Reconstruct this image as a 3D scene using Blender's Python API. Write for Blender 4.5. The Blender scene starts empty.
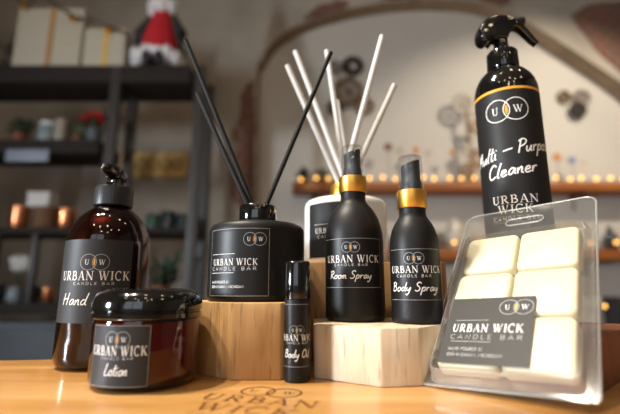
import bpy, bmesh, math, random
from mathutils import Vector, Matrix
random.seed(7)
sc = bpy.context.scene
COL = sc.collection
PI = math.pi
T = 0.75                       # table top height (m)
CAMZ = T + 0.066               # the camera stands 66 mm above the table top
F = 620*24/36
TH = math.atan(81.5/F); CT, ST = math.cos(TH), math.sin(TH)

def at(px, py, Y):             # a point at distance Y seen at a place of the 620x414 frame
    x = (px-310)/F; u = -(py-207)/F
    r = (x, CT-u*ST, ST+u*CT); t = Y/r[1]
    return Vector((r[0]*t, Y, CAMZ+r[2]*t))

# ------------------------------------------------------------------ materials
def nodes(name):
    m = bpy.data.materials.new(name); m.use_nodes = True
    nt = m.node_tree; b = nt.nodes['Principled BSDF']
    return m, nt, b
def lin(c):
    return tuple(((v/255)/12.92 if v/255 <= .04045 else ((v/255+.055)/1.055)**2.4) for v in c)+(1,)
def mat(name, rgb, rough=.5, metal=0, coat=0, var=.12, scale=40, bump=0, sss=0, spec=.5, emit=None, estr=0):
    m, nt, b = nodes(name)
    c = lin(rgb)
    n = nt.nodes.new('ShaderNodeTexNoise'); n.inputs['Scale'].default_value = scale; n.inputs['Detail'].default_value = 4
    tc = nt.nodes.new('ShaderNodeTexCoord'); nt.links.new(tc.outputs['Object'], n.inputs['Vector'])
    r = nt.nodes.new('ShaderNodeValToRGB')
    r.color_ramp.elements[0].position = .3; r.color_ramp.elements[1].position = .7
    r.color_ramp.elements[0].color = tuple(v*(1-var) for v in c[:3])+(1,)
    r.color_ramp.elements[1].color = tuple(min(1, v*(1+var)) for v in c[:3])+(1,)
    nt.links.new(n.outputs['Fac'], r.inputs['Fac']); nt.links.new(r.outputs['Color'], b.inputs['Base Color'])
    b.inputs['Roughness'].default_value = rough; b.inputs['Metallic'].default_value = metal
    b.inputs['Coat Weight'].default_value = coat; b.inputs['Coat Roughness'].default_value = .06
    b.inputs['Specular IOR Level'].default_value = spec
    if sss:
        b.inputs['Subsurface Weight'].default_value = sss; b.inputs['Subsurface Radius'].default_value = (1, .7, .4)
        b.inputs['Subsurface Scale'].default_value = .006
    if bump:
        bp = nt.nodes.new('ShaderNodeBump'); bp.inputs['Strength'].default_value = bump; bp.inputs['Distance'].default_value = .01
        nt.links.new(n.outputs['Fac'], bp.inputs['Height']); nt.links.new(bp.outputs['Normal'], b.inputs['Normal'])
    if emit:
        b.inputs['Emission Color'].default_value = lin(emit); b.inputs['Emission Strength'].default_value = estr
    return m
def wood(name, dark, mid, light, scl, fleck=.0, rough=.6, coat=0, bands=None):
    m, nt, b = nodes(name)
    tc = nt.nodes.new('ShaderNodeTexCoord'); mp = nt.nodes.new('ShaderNodeMapping')
    mp.inputs['Scale'].default_value = scl
    nt.links.new(tc.outputs['Object'], mp.inputs['Vector'])
    n = nt.nodes.new('ShaderNodeTexNoise'); n.inputs['Scale'].default_value = 1; n.inputs['Detail'].default_value = 6
    n.inputs['Roughness'].default_value = .6; n.inputs['Distortion'].default_value = .4
    nt.links.new(mp.outputs['Vector'], n.inputs['Vector'])
    r = nt.nodes.new('ShaderNodeValToRGB'); e = r.color_ramp.elements
    e[0].position = .32; e[0].color = lin(dark); e[1].position = .72; e[1].color = lin(light)
    k = r.color_ramp.elements.new(.5); k.color = lin(mid)
    nt.links.new(n.outputs['Fac'], r.inputs['Fac'])
    out = r.outputs['Color']
    if fleck:
        mp2 = nt.nodes.new('ShaderNodeMapping'); mp2.inputs['Scale'].default_value = tuple(s*4.5 for s in scl)
        nt.links.new(tc.outputs['Object'], mp2.inputs['Vector'])
        n2 = nt.nodes.new('ShaderNodeTexNoise'); n2.inputs['Scale'].default_value = 1; n2.inputs['Detail'].default_value = 2
        nt.links.new(mp2.outputs['Vector'], n2.inputs['Vector'])
        r2 = nt.nodes.new('ShaderNodeValToRGB'); r2.color_ramp.elements[0].position = .6; r2.color_ramp.elements[1].position = .7
        nt.links.new(n2.outputs['Fac'], r2.inputs['Fac'])
        ml = nt.nodes.new('ShaderNodeMath'); ml.operation = 'MULTIPLY'; ml.inputs[1].default_value = fleck
        nt.links.new(r2.outputs['Color'], ml.inputs[0])
        mx = nt.nodes.new('ShaderNodeMixRGB'); mx.inputs['Color2'].default_value = lin(tuple(c*.55 for c in dark))
        nt.links.new(ml.outputs[0], mx.inputs['Fac']); nt.links.new(out, mx.inputs['Color1']); out = mx.outputs['Color']
    nt.links.new(out, b.inputs['Base Color'])
    b.inputs['Roughness'].default_value = rough
    b.inputs['Coat Weight'].default_value = coat; b.inputs['Coat Roughness'].default_value = .12
    return m
def thin(name, tint, rough=.03, refl=1.0, f0=.05, glint=0):   # thin clear plastic: tinted see-through plus Fresnel gloss
    m, nt, b = nodes(name); nt.nodes.remove(b)
    out = nt.nodes['Material Output']
    tr = nt.nodes.new('ShaderNodeBsdfTransparent'); tr.inputs['Color'].default_value = lin(tint)
    gl = nt.nodes.new('ShaderNodeBsdfGlossy'); gl.inputs['Roughness'].default_value = rough
    gl.inputs['Color'].default_value = (refl, refl, refl, 1)
    lw = nt.nodes.new('ShaderNodeLayerWeight'); lw.inputs['Blend'].default_value = .5
    pw = nt.nodes.new('ShaderNodeMath'); pw.operation = 'POWER'; pw.inputs[1].default_value = 4.0
    nt.links.new(lw.outputs['Facing'], pw.inputs[0])
    fr = nt.nodes.new('ShaderNodeMath'); fr.operation = 'MULTIPLY_ADD'; fr.inputs[1].default_value = .8; fr.inputs[2].default_value = f0
    nt.links.new(pw.outputs[0], fr.inputs[0])
    mx = nt.nodes.new('ShaderNodeMixShader')
    nt.links.new(fr.outputs[0], mx.inputs[0]); nt.links.new(tr.outputs[0], mx.inputs[1]); nt.links.new(gl.outputs[0], mx.inputs[2])
    last = mx.outputs[0]
    if glint:  # even diffuse white mixed into the plastic, imitating glints and haze
        df = nt.nodes.new('ShaderNodeBsdfDiffuse'); df.inputs['Color'].default_value = (.85, .85, .84, 1)
        m2 = nt.nodes.new('ShaderNodeMixShader'); m2.inputs[0].default_value = glint
        nt.links.new(last, m2.inputs[1]); nt.links.new(df.outputs[0], m2.inputs[2]); last = m2.outputs[0]
    nt.links.new(last, out.inputs['Surface'])
    return m
def lamp_mat(name, rgb, s):
    m, nt, b = nodes(name)
    b.inputs['Base Color'].default_value = lin(rgb); b.inputs['Emission Color'].default_value = lin(rgb); b.inputs['Emission Strength'].default_value = s
    return m
def brick_mat(name):
    m, nt, b = nodes(name)
    tc = nt.nodes.new('ShaderNodeTexCoord'); mp = nt.nodes.new('ShaderNodeMapping'); mp.inputs['Rotation'].default_value = (PI/2, 0, 0)
    nt.links.new(tc.outputs['Object'], mp.inputs['Vector'])
    br = nt.nodes.new('ShaderNodeTexBrick'); br.inputs['Scale'].default_value = 4.2
    br.inputs['Color1'].default_value = lin((128, 76, 62)); br.inputs['Color2'].default_value = lin((112, 76, 64)); br.inputs['Mortar'].default_value = lin((124, 108, 92))
    br.inputs['Mortar Size'].default_value = .03
    nt.links.new(mp.outputs['Vector'], br.inputs['Vector']); nt.links.new(br.outputs['Color'], b.inputs['Base Color'])
    b.inputs['Roughness'].default_value = .9
    return m

M = {}
M['table'] = wood('varnished_honey_pine', (150, 100, 48), (186, 136, 74), (208, 168, 112), (3, 26, 20), rough=.38, coat=.55)
M['burn'] = mat('burnt_lettering', (104, 62, 22), .5, coat=.3, scale=300, var=.3)
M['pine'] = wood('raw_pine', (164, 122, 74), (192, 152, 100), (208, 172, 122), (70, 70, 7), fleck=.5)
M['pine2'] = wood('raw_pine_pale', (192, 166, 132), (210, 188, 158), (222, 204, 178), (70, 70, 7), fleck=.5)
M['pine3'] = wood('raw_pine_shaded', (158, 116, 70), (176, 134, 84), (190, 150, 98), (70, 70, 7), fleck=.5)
M['brown'] = wood('reddish_brown_wood', (86, 44, 22), (112, 60, 32), (130, 74, 42), (40, 40, 7))
M['matte'] = mat('matte_black_glass', (19, 18, 18), .46, scale=400, var=.06, spec=.28)
M['label'] = mat('charcoal_label_paper', (27, 26, 26), .5, scale=400, var=.05, spec=.32)
M['label_soft'] = mat('slate_label_paper', (42, 42, 44), .5, scale=400, var=.05, spec=.32)
M['label_gloss'] = mat('black_label_film', (18, 17, 17), .42, scale=400, var=.05, spec=.32)
M['print'] = mat('white_label_print', (226, 224, 220), .5, scale=500, var=.03)
M['dimprint'] = mat('thin_grey_print', (150, 150, 148), .5, scale=500, var=.03)
M['goldprint'] = mat('gold_label_print', (226, 160, 44), .4, scale=500, var=.05)
M['gloss'] = mat('glossy_black_plastic', (10, 10, 10), .1, coat=.6, scale=200, var=.05)
M['satin'] = mat('satin_black_plastic', (26, 26, 28), .4, scale=200, var=.05)
M['gold'] = mat('brushed_gold_metal', (236, 180, 84), .36, metal=1, scale=200, var=.06)
M['white_reed'] = mat('white_reed', (204, 203, 200), .6, scale=150, var=.04)
M['black_reed'] = mat('black_reed', (24, 23, 22), .6, scale=150, var=.15, spec=.25)
M['ceramic'] = mat('white_glazed_ceramic', (232, 229, 224), .25, coat=.4, scale=60, var=.02)
M['amber_clear'] = thin('amber_plastic', (160, 84, 30), .04, 1, .045)
M['amber_wall'] = thin('amber_jar_wall', (186, 104, 58), .05, 1, .045)
M['soap'] = mat('dark_liquid_soap', (34, 13, 6), .35, scale=20, var=.1)
M['lotion'] = mat('lotion_fill', (124, 78, 52), .6, scale=20, var=.05, sss=.0)
M['clear'] = thin('clear_plastic_cap', (246, 247, 248), .05, 1, .035)
M['shell'] = thin('clear_clamshell_plastic', (246, 246, 244), .07, 1, .05, .025)
M['shell_edge'] = thin('clear_plastic_folds', (236, 236, 234), .16, 1, .2, .14)  # bright glints along the folds are put into the colour as diffuse white
M['wax'] = mat('cream_wax', (214, 205, 176), .3, scale=60, var=.02, sss=.35)
M['pump'] = mat('grey_spray_pump', (52, 55, 60), .4, scale=200, var=.05)
M['plaster'] = mat('old_plaster', (170, 160, 146), .95, scale=2.2, var=.22, bump=.3)
M['white_wall'] = mat('cream_plaster', (206, 200, 190), .9, scale=1.2, var=.05)
M['side_wall'] = mat('side_wall_paint', (150, 140, 128), .95, scale=2, var=.08)
M['arch'] = mat('arch_soffit_plaster', (150, 130, 106), .95, scale=6, var=.2)
M['brick'] = brick_mat('exposed_red_brick')
M['ceil'] = mat('ceiling_paint', (120, 112, 104), .95, scale=3, var=.06)
M['floor'] = wood('floor_boards', (70, 50, 36), (88, 64, 46), (104, 78, 58), (1.2, 9, 4), rough=.5)
M['shelfdark'] = wood('dark_stained_board', (22, 15, 11), (30, 21, 15), (38, 27, 19), (2, 20, 20), rough=.85)
M['black_metal'] = mat('black_steel', (56, 52, 49), .5, metal=.1, scale=60, var=.1)
M['shelforange'] = wood('orange_stained_board', (132, 70, 26), (158, 90, 36), (178, 108, 48), (2, 20, 20), rough=.5)
M['bulb'] = lamp_mat('warm_bulb_glow', (255, 190, 90), 3.6)
M['wire'] = mat('dark_wire', (60, 44, 26), .6)
M['lamp'] = lamp_mat('pendant_bulb_glow', (255, 228, 190), 30)
M['sign'] = mat('yellow_wood_sign', (222, 184, 116), .8, scale=9, var=.2)
M['sign_ink'] = mat('faded_brown_sign_paint', (142, 104, 52), .8, scale=30)
M['paper'] = mat('cream_gift_paper', (176, 168, 150), .7, scale=50, var=.08)
M['ribbon'] = mat('tan_ribbon', (166, 120, 66), .6, scale=60)
M['ribbon2'] = mat('gold_ribbon', (206, 168, 84), .45, scale=60)
M['green'] = mat('dark_green_leaves', (44, 62, 40), .7, scale=30, var=.3)
M['sage'] = mat('sage_leaves', (92, 104, 76), .7, scale=30, var=.3)
M['red'] = mat('red_felt', (176, 22, 34), .85, scale=30, var=.15)
M['fluff'] = mat('white_fluff', (214, 212, 214), .95, scale=60, var=.1, bump=.6)
M['charcoal'] = mat('charcoal_cloth', (40, 40, 44), .9, scale=40)
M['copper'] = mat('copper_metal', (214, 138, 98), .25, metal=1, scale=30, var=.08)
M['wicker'] = mat('brown_wicker', (104, 74, 48), .8, scale=90, var=.35)
M['white_box'] = mat('white_card', (206, 204, 202), .8, scale=40, var=.03)
M['tag'] = mat('blue_grey_tag', (128, 138, 152), .5, scale=40, var=.05)
M['darkglass'] = mat('dark_glass_jar', (36, 44, 48), .15, coat=.5, scale=30)
M['greenglass'] = mat('green_glass_jar', (44, 78, 62), .2, coat=.5, scale=30)
M['paleblue'] = mat('pale_blue_glaze', (122, 134, 140), .3, scale=30)
M['slate'] = mat('slate_cabinet_paint', (70, 76, 82), .6, scale=8, var=.08)
M['terracotta'] = mat('terracotta', (130, 76, 48), .8, scale=40)
M['iron'] = mat('dark_iron', (48, 40, 36), .55, metal=.4, scale=40, var=.25)
M['bronze'] = mat('dull_bronze', (124, 98, 72), .5, metal=.3, scale=40, var=.3)
M['pewter'] = mat('pale_pewter', (150, 140, 128), .5, metal=.3, scale=40, var=.2)
M['orange'] = mat('orange_glass', (222, 146, 62), .3, scale=40)
M['bluegl'] = mat('pale_blue_glass', (132, 158, 200), .3, scale=40)
M['rust'] = mat('rust_red_glass', (132, 72, 54), .4, scale=40)
M['pearl'] = mat('pearly_glass', (206, 198, 182), .2, coat=.6, scale=30)

# ------------------------------------------------------------------ mesh helpers
class MB:
    def __init__(s): s.bm = bmesh.new(); s.mi = 0
    def face(s, vs, smooth=True):
        try: f = s.bm.faces.new(vs); f.material_index = s.mi; f.smooth = smooth; return f
        except ValueError: return None
    def lathe(s, prof, seg=64, c=(0, 0), closed=False):
        rings = []
        for r, z in prof:
            if r < 1e-6: rings.append([s.bm.verts.new((c[0], c[1], z))])
            else: rings.append([s.bm.verts.new((c[0]+r*math.sin(2*PI*k/seg), c[1]-r*math.cos(2*PI*k/seg), z)) for k in range(seg)])
        pairs = list(zip(rings, rings[1:]))
        if closed: pairs.append((rings[-1], rings[0]))
        for a, b in pairs:
            for k in range(seg):
                k2 = (k+1) % seg
                if len(a) == 1 and len(b) == 1: continue
                if len(a) == 1: s.face([a[0], b[k2], b[k]])
                elif len(b) == 1: s.face([a[k], a[k2], b[0]])
                else: s.face([a[k], a[k2], b[k2], b[k]])
        return s
    def box(s, x0, x1, y0, y1, z0, z1, bev=0, seg=2):
        v = [s.bm.verts.new(p) for p in ((x0,y0,z0),(x1,y0,z0),(x1,y1,z0),(x0,y1,z0),(x0,y0,z1),(x1,y0,z1),(x1,y1,z1),(x0,y1,z1))]
        fs = [s.face([v[i] for i in q], bev > 0) for q in ((3,2,1,0),(4,5,6,7),(0,1,5,4),(1,2,6,5),(2,3,7,6),(3,0,4,7))]
        if bev:
            es = {e for f in fs for e in f.edges}
            bmesh.ops.bevel(s.bm, geom=list(es), offset=bev, segments=seg, affect='EDGES', profile=.5)
        return s
    def prism(s, poly, z0, z1, bev=0, seg=2, smooth=False):
        a = [s.bm.verts.new((x, y, z0)) for x, y in poly]; b = [s.bm.verts.new((x, y, z1)) for x, y in poly]
        n = len(poly); fs = [s.face(a[::-1], smooth), s.face(b, smooth)]
        for i in range(n): fs.append(s.face([a[i], a[(i+1) % n], b[(i+1) % n], b[i]], smooth))
        if bev:
            es = {e for f in fs for e in f.edges}
            bmesh.ops.bevel(s.bm, geom=list(es), offset=bev, segments=seg, affect='EDGES', profile=.5)
        return s
    def slab(s, poly, y0, y1, bev=0, seg=2, smooth=False):      # poly in (x, z), thickness along y
        a = [s.bm.verts.new((x, y0, z)) for x, z in poly]; b = [s.bm.verts.new((x, y1, z)) for x, z in poly]
        n = len(poly); fs = [s.face(a, smooth), s.face(b[::-1], smooth)]
        for i in range(n): fs.append(s.face([a[(i+1) % n], a[i], b[i], b[(i+1) % n]], smooth))
        if bev:
            es = {e for f in fs for e in f.edges}
            bmesh.ops.bevel(s.bm, geom=list(es), offset=bev, segments=seg, affect='EDGES', profile=.5)
        return s
    def tube(s, pts, rad, seg=14, flat=1.0, side=None):
        pts = [Vector(p) for p in pts]; n = len(pts); rads = rad if isinstance(rad, (list, tuple)) else [rad]*n
        rings = []
        for i, p in enumerate(pts):
            d = (pts[min(i+1, n-1)]-pts[max(i-1, 0)]).normalized()
            ref = side if side is not None else (Vector((0, 0, 1)) if abs(d.z) < .9 else Vector((0, 1, 0)))
            a = d.cross(ref).normalized(); b = d.cross(a).normalized()
            rings.append([s.bm.verts.new(p+(a*math.cos(2*PI*k/seg)*flat+b*math.sin(2*PI*k/seg))*rads[i]) for k in range(seg)])
        for a, b in zip(rings, rings[1:]):
            for k in range(seg): s.face([a[k], b[k], b[(k+1) % seg], a[(k+1) % seg]])
        s.face(rings[0]); s.face(rings[-1][::-1])
        return s
    def ball(s, c, r, sx=1, sy=1, sz=1, sub=2, jit=0):
        res = bmesh.ops.create_icosphere(s.bm, subdivisions=sub, radius=1)
        for v in res['verts']:
            k = 1+random.uniform(-jit, jit)
            v.co = Vector((c[0]+v.co.x*r*sx*k, c[1]+v.co.y*r*sy*k, c[2]+v.co.z*r*sz*k))
        for f in {f for v in res['verts'] for f in v.link_faces}: f.smooth = True; f.material_index = s.mi
        return s
    def leaf(s, base, d, L, w):
        base = Vector(base); d = Vector(d).normalized(); sd = d.cross(Vector((.3, .2, 1))).normalized(); up = sd.cross(d)
        mid = base+d*L*.5+up*L*.12; tip = base+d*L
        v = [s.bm.verts.new(p) for p in (base, mid+sd*w/2, tip, mid-sd*w/2, mid-up*w*.18)]
        for q in ((0,1,4),(1,2,4),(2,3,4),(3,0,4)): s.face([v[i] for i in q])
        s.face([v[0], v[3], v[2], v[1]])
        return s
    def build(s, name, mats, parent=None, loc=None):
        bmesh.ops.recalc_face_normals(s.bm, faces=s.bm.faces[:]) if not getattr(s, 'norecalc', False) else None
        me = bpy.data.meshes.new(name); s.bm.to_mesh(me); s.bm.free()
        for m in (mats if isinstance(mats, (list, tuple)) else [mats]): me.materials.append(M[m] if isinstance(m, str) else m)
        try: me.set_sharp_from_angle(angle=math.radians(38))
        except Exception: pass
        o = bpy.data.objects.new(name, me); COL.objects.link(o)
        if parent: o.parent = parent
        if loc is not None: o.location = loc
        return o
def tag(o, label=None, cat=None, group=None, kind=None):
    if label: o['label'] = label
    if cat: o['category'] = cat
    if group: o['group'] = group
    if kind: o['kind'] = kind
    return o
def thing(name, label, cat, loc, rotz=0, group=None):
    o = bpy.data.objects.new(name, None); COL.objects.link(o); o.empty_display_size = .02
    o.location = loc; o.rotation_euler = (0, 0, rotz)
    return tag(o, label, cat, group)
def struct(mb, name, m): return tag(mb.build(name, m), kind='structure')
def copy_tree(o, parent=None):
    c = o.copy(); COL.objects.link(c)
    if parent: c.parent = parent
    for ch in list(o.children): copy_tree(ch, c)
    return c

# ------------------------------------------------------------------ lettering (all drawn as strokes)
def arc(cx, cy, rx, ry, a0, a1, n=12):
    return [(cx+rx*math.cos(math.radians(a0+(a1-a0)*i/n)), cy+ry*math.sin(math.radians(a0+(a1-a0)*i/n))) for i in range(n+1)]
TK, TN, SF = .135, .055, .045
SERIF = {
 'U': (.86, [([(.18,1),(.18,.32)],TK),(arc(.43,.32,.25,.29,180,360),.09),([(.68,.32),(.68,1)],TN),([(.03,.975),(.34,.975)],SF),([(.55,.975),(.82,.975)],SF)]),
 'R': (.84, [([(.18,0),(.18,1)],TK),([(.03,.975),(.35,.975)],SF),([(.03,.025),(.34,.025)],SF),(arc(.34,.735,.27,.235,90,-90),.1),([(.2,.5),(.36,.5)],SF),([(.36,.5),(.72,.02)],.14),([(.62,.025),(.86,.025)],SF)]),
 'B': (.78, [([(.18,0),(.18,1)],TK),([(.03,.975),(.38,.975)],SF),([(.03,.025),(.38,.025)],SF),(arc(.36,.75,.22,.22,90,-90),.1),([(.2,.53),(.38,.53)],SF),(arc(.38,.28,.29,.25,90,-90),.11)]),
 'A': (.86, [([(.1,0),(.42,1)],TN),([(.42,1),(.74,0)],TK),([(.22,.34),(.6,.34)],SF),([(-.02,.025),(.24,.025)],SF),([(.58,.025),(.9,.025)],SF)]),
 'N': (.92, [([(.15,0),(.15,1)],TN),([(.13,.97),(.77,.03)],TK),([(.77,0),(.77,1)],TN),([(0,.975),(.2,.975)],SF),([(.02,.025),(.3,.025)],SF),([(.63,.975),(.92,.975)],SF)]),
 'W': (1.22, [([(.12,1),(.38,0)],TK),([(.38,0),(.64,.92)],TN),([(.56,1),(.82,0)],TK),([(.82,0),(1.1,1)],TN),([(-.02,.975),(.3,.975)],SF),([(.42,.975),(.7,.975)],SF),([(.98,.975),(1.22,.975)],SF)]),
 'I': (.4, [([(.2,0),(.2,1)],TK),([(.04,.975),(.36,.975)],SF),([(.04,.025),(.36,.025)],SF)]),
 'C': (.82, [(arc(.44,.5,.36,.49,48,180,14)+arc(.44,.5,.36,.49,180,312,14)[1:],.1),([(.7,.98),(.7,.74)],SF)]),
 'K': (.86, [([(.18,0),(.18,1)],TK),([(.03,.975),(.34,.975)],SF),([(.03,.025),(.34,.025)],SF),([(.24,.44),(.72,.98)],TN),([(.36,.56),(.76,.02)],.14),([(.58,.975),(.84,.975)],SF),([(.64,.025),(.9,.025)],SF)]),
 ' ': (.34, [])}
s_ = .1
SANS = {
 'A': (.7, [[(0,0),(.32,1),(.64,0)],[(.12,.35),(.52,.35)]]), 'B': (.62, [[(.05,0),(.05,1)]+arc(.3,.76,.2,.24,90,-90,8)+[(.05,.52)],[(.05,.52)]+arc(.32,.26,.22,.26,90,-90,8)+[(.05,0)]]),
 'C': (.7, [arc(.38,.5,.34,.5,50,310,14)]), 'D': (.7, [[(.05,0),(.05,1)]+arc(.26,.5,.34,.5,90,-90,10)+[(.05,0)]]),
 'E': (.55, [[(.48,1),(.05,1),(.05,0),(.48,0)],[(.05,.52),(.42,.52)]]), 'G': (.74, [arc(.38,.5,.34,.5,50,340,14)+[(.7,.45),(.42,.45)]]),
 'H': (.66, [[(.05,0),(.05,1)],[(.58,0),(.58,1)],[(.05,.52),(.58,.52)]]), 'I': (.16, [[(.08,0),(.08,1)]]),
 'L': (.5, [[(.05,1),(.05,0),(.45,0)]]), 'M': (.8, [[(.05,0),(.05,1),(.39,.3),(.73,1),(.73,0)]]), 'N': (.7, [[(.05,0),(.05,1),(.62,0),(.62,1)]]),
 'O': (.76, [arc(.38,.5,.34,.5,0,360,18)]), 'P': (.6, [[(.05,0),(.05,1)]+arc(.3,.74,.24,.26,90,-90,8)+[(.05,.48)]]),
 'R': (.62, [[(.05,0),(.05,1)]+arc(.3,.74,.24,.26,90,-90,8)+[(.05,.48)],[(.28,.48),(.58,0)]]), 'U': (.68, [[(.05,1),(.05,.3)]+arc(.33,.3,.28,.3,180,360,8)+[(.61,1)]]),
 ',': (.16, [[(.1,.08),(.04,-.16)]]), ' ': (.34, [])}
SCRIPT = {
 'H': (.66, [[(.12,.95),(.08,.5),(.05,0)],[(.52,1),(.47,.5),(.44,0)],[(0,.43),(.25,.5),(.57,.53)]]),
 'a': (.46, [[(.36,.4),(.2,.46),(.05,.25),(.1,.03),(.25,.1),(.37,.42),(.36,.12),(.46,.02)]]),
 'n': (.42, [[(.03,.42),(.06,0)],[(.06,.2),(.2,.43),(.28,.38),(.28,.08),(.4,.02)]]),
 'd': (.48, [[(.34,.38),(.18,.44),(.04,.22),(.12,.02),(.28,.12),(.36,.4),(.44,.98)],[(.39,.7),(.35,.1),(.46,.02)]]),
 'S': (.56, [[(.5,.85),(.35,1),(.15,.85),(.2,.6),(.4,.42),(.4,.15),(.2,0),(.02,.12)]]),
 'o': (.44, [[(.2,.44),(.05,.3),(.08,.05),(.22,0),(.36,.18),(.32,.4),(.2,.44),(.42,.36)]]),
 'p': (.42, [[(.08,.44),(0,-.42)],[(.05,.25),(.2,.46),(.34,.34),(.28,.06),(.1,.02)]]),
 'L': (.52, [[(.25,1),(.12,.5),(.05,.05),(.3,0),(.5,.1)]]),
 't': (.34, [[(.2,.9),(.12,.3),(.14,.02),(.3,.04)],[(0,.56),(.36,.6)]]),
 'i': (.22, [[(.06,.42),(.04,.06),(.16,.02)],[(.1,.62),(.11,.68)]]),
 'R': (.54, [[(.1,.95),(.03,0)],[(-.05,.85),(.2,1),(.42,.85),(.35,.6),(.1,.48)],[(.15,.48),(.32,.2),(.52,0)]]),
 'm': (.54, [[(.03,.42),(.04,0)],[(.04,.2),(.16,.43),(.22,.36),(.2,0)],[(.2,.2),(.34,.43),(.4,.36),(.4,.08),(.52,.02)]]),
 'r': (.34, [[(.03,.44),(.05,0)],[(.05,.22),(.16,.42),(.32,.4)]]),
 'y': (.42, [[(.03,.42),(.06,.12),(.2,.1),(.34,.4)],[(.37,.44),(.29,-.1),(.12,-.42),(0,-.3)]]),
 'B': (.56, [[(.1,.95),(.04,0)],[(-.03,.85),(.2,1),(.38,.82),(.3,.6),(.1,.52)],[(.1,.52),(.38,.5),(.46,.22),(.28,.02),(0,.05)]]),
 'O': (.64, [[(.3,1),(.08,.75),(.06,.25),(.28,0),(.5,.3),(.52,.75),(.3,1),(.2,.9)]]),
 'l': (.22, [[(.2,1),(.08,.4),(.06,.05),(.18,.02)]]),
 'M': (.7, [[(.02,0),(.14,.95),(.22,.6),(.3,.3),(.42,.7),(.52,.98),(.54,.5),(.58,.02)]]),
 'u': (.46, [[(.03,.42),(.04,.1),(.16,.02),(.3,.3),(.34,.44)],[(.34,.44),(.33,.08),(.44,.02)]]),
 'P': (.5, [[(.1,.95),(.03,0)],[(-.05,.85),(.2,1),(.46,.85),(.38,.58),(.1,.46)]]),
 's': (.34, [[(.26,.4),(.1,.42),(.1,.28),(.24,.16),(.16,0),(0,.04)]]),
 'e': (.4, [[(.06,.2),(.28,.28),(.24,.44),(.08,.36),(.05,.1),(.18,0),(.38,.1)]]),
 'C': (.54, [[(.48,.82),(.3,1),(.08,.7),(.06,.25),(.24,0),(.5,.14)]]),
 '-': (.72, [[(.04,.42),(.66,.46)]]), ' ': (.3, [])}
def smooth(p, n=4):
    if len(p) < 3: return p
    q = [p[0]]+list(p)+[p[-1]]; out = []
    for i in range(1, len(q)-2):
        a, b, c, d = q[i-1:i+3]
        for k in range(n):
            t = k/n
            out.append(tuple(.5*((2*b[j])+(-a[j]+c[j])*t+(2*a[j]-5*b[j]+4*c[j]-d[j])*t*t+(-a[j]+3*b[j]-3*c[j]+d[j])*t**3) for j in (0, 1)))
    out.append(p[-1]); return out
class Print:
    """Collects strokes on a flat (u, v) sheet in mm, each with a material slot."""
    def __init__(s): s.st = []
    def stroke(s, pts, w, mi=1): s.st.append((pts, w, mi)); return s
    def text(s, txt, font, uc, v0, h, width, mi=1, w=None, slope=0, sp=.12):
        F_ = {'serif': SERIF, 'sans': SANS, 'script': SCRIPT}[font]
        if font == 'script': sp = .02
        adv = sum(F_[c][0]+sp for c in txt)-sp; k = width/adv; x = 0
        for c in txt:
            a, g = F_[c]
            for it in g:
                if font == 'serif': pts, tw = it; tw = tw*h
                else: pts, tw = it, ((w*h if (w and font == 'sans') else w) if w else (.11 if font == 'sans' else .105)*h)
                if font == 'script': pts = smooth(pts)
                P = []
                for px, py in pts:
                    if font == 'script': px += .16*py
                    u = (x+px)*k-width/2; P.append((uc+u, v0+py*h+slope*u))
                s.stroke(P, tw, mi)
            x += a+sp
        return s
    def ring(s, u, v, r, w, mi=1): return s.stroke([(u+r*math.cos(2*PI*i/36), v+r*math.sin(2*PI*i/36)) for i in range(37)], w, mi)
    def logo(s, u, v, r, mi=2, txt=1):
        d = r*.75
        s.ring(u-d, v, r, r*.075, mi); s.ring(u+d, v, r, r*.075, mi)
        s.text('U', 'serif', u-d*1.22, v-r*.34, r*.66, r*.56, txt); s.text('W', 'serif', u+d*1.22, v-r*.34, r*.66, r*.78, txt)
        for i in range(7):                                  # the flame-shaped lens between the rings
            t = -1+2*i/6
            if abs(t) < 1: s.stroke([(u+r*.13*t, v-r*.46*(1-t*t)), (u+r*.13*t, v+r*.46*(1-t*t))], r*.055, 3)
        return s
    def rect(s, u0, u1, v0, v1, w, mi=2): return s.stroke([(u0,v0),(u1,v0),(u1,v1),(u0,v1),(u0,v0)], w, mi)
    def emit(s, mb, f, step=1.5):
        """f maps (u, v, lift) to a local point."""
        for pts, w, mi in s.st:
            mb.mi = mi; P = []
            for a, b in zip(pts, pts[1:]):
                L = math.hypot(b[0]-a[0], b[1]-a[1]); n = max(1, int(L/step))
                for i in range(n): P.append((a[0]+(b[0]-a[0])*i/n, a[1]+(b[1]-a[1])*i/n))
            P.append(pts[-1]); n = len(P); prev = None
            closed = math.hypot(P[0][0]-P[-1][0], P[0][1]-P[-1][1]) < 1e-6
            for i in range(n):
                if closed: a, b = P[i-1 if i else n-2], P[i+1 if i < n-1 else 1]
                else: a, b = P[max(i-1, 0)], P[min(i+1, n-1)]
                dx, dy = b[0]-a[0], b[1]-a[1]; L = math.hypot(dx, dy) or 1
                nx, ny = -dy/L*w/2, dx/L*w/2
                cur = (mb.bm.verts.new(f(P[i][0]+nx, P[i][1]+ny, .1)), mb.bm.verts.new(f(P[i][0]-nx, P[i][1]-ny, .1)))
                if prev: mb.face([prev[1], cur[1], cur[0], prev[0]], False)
                prev = cur
        mb.mi = 0
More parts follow.
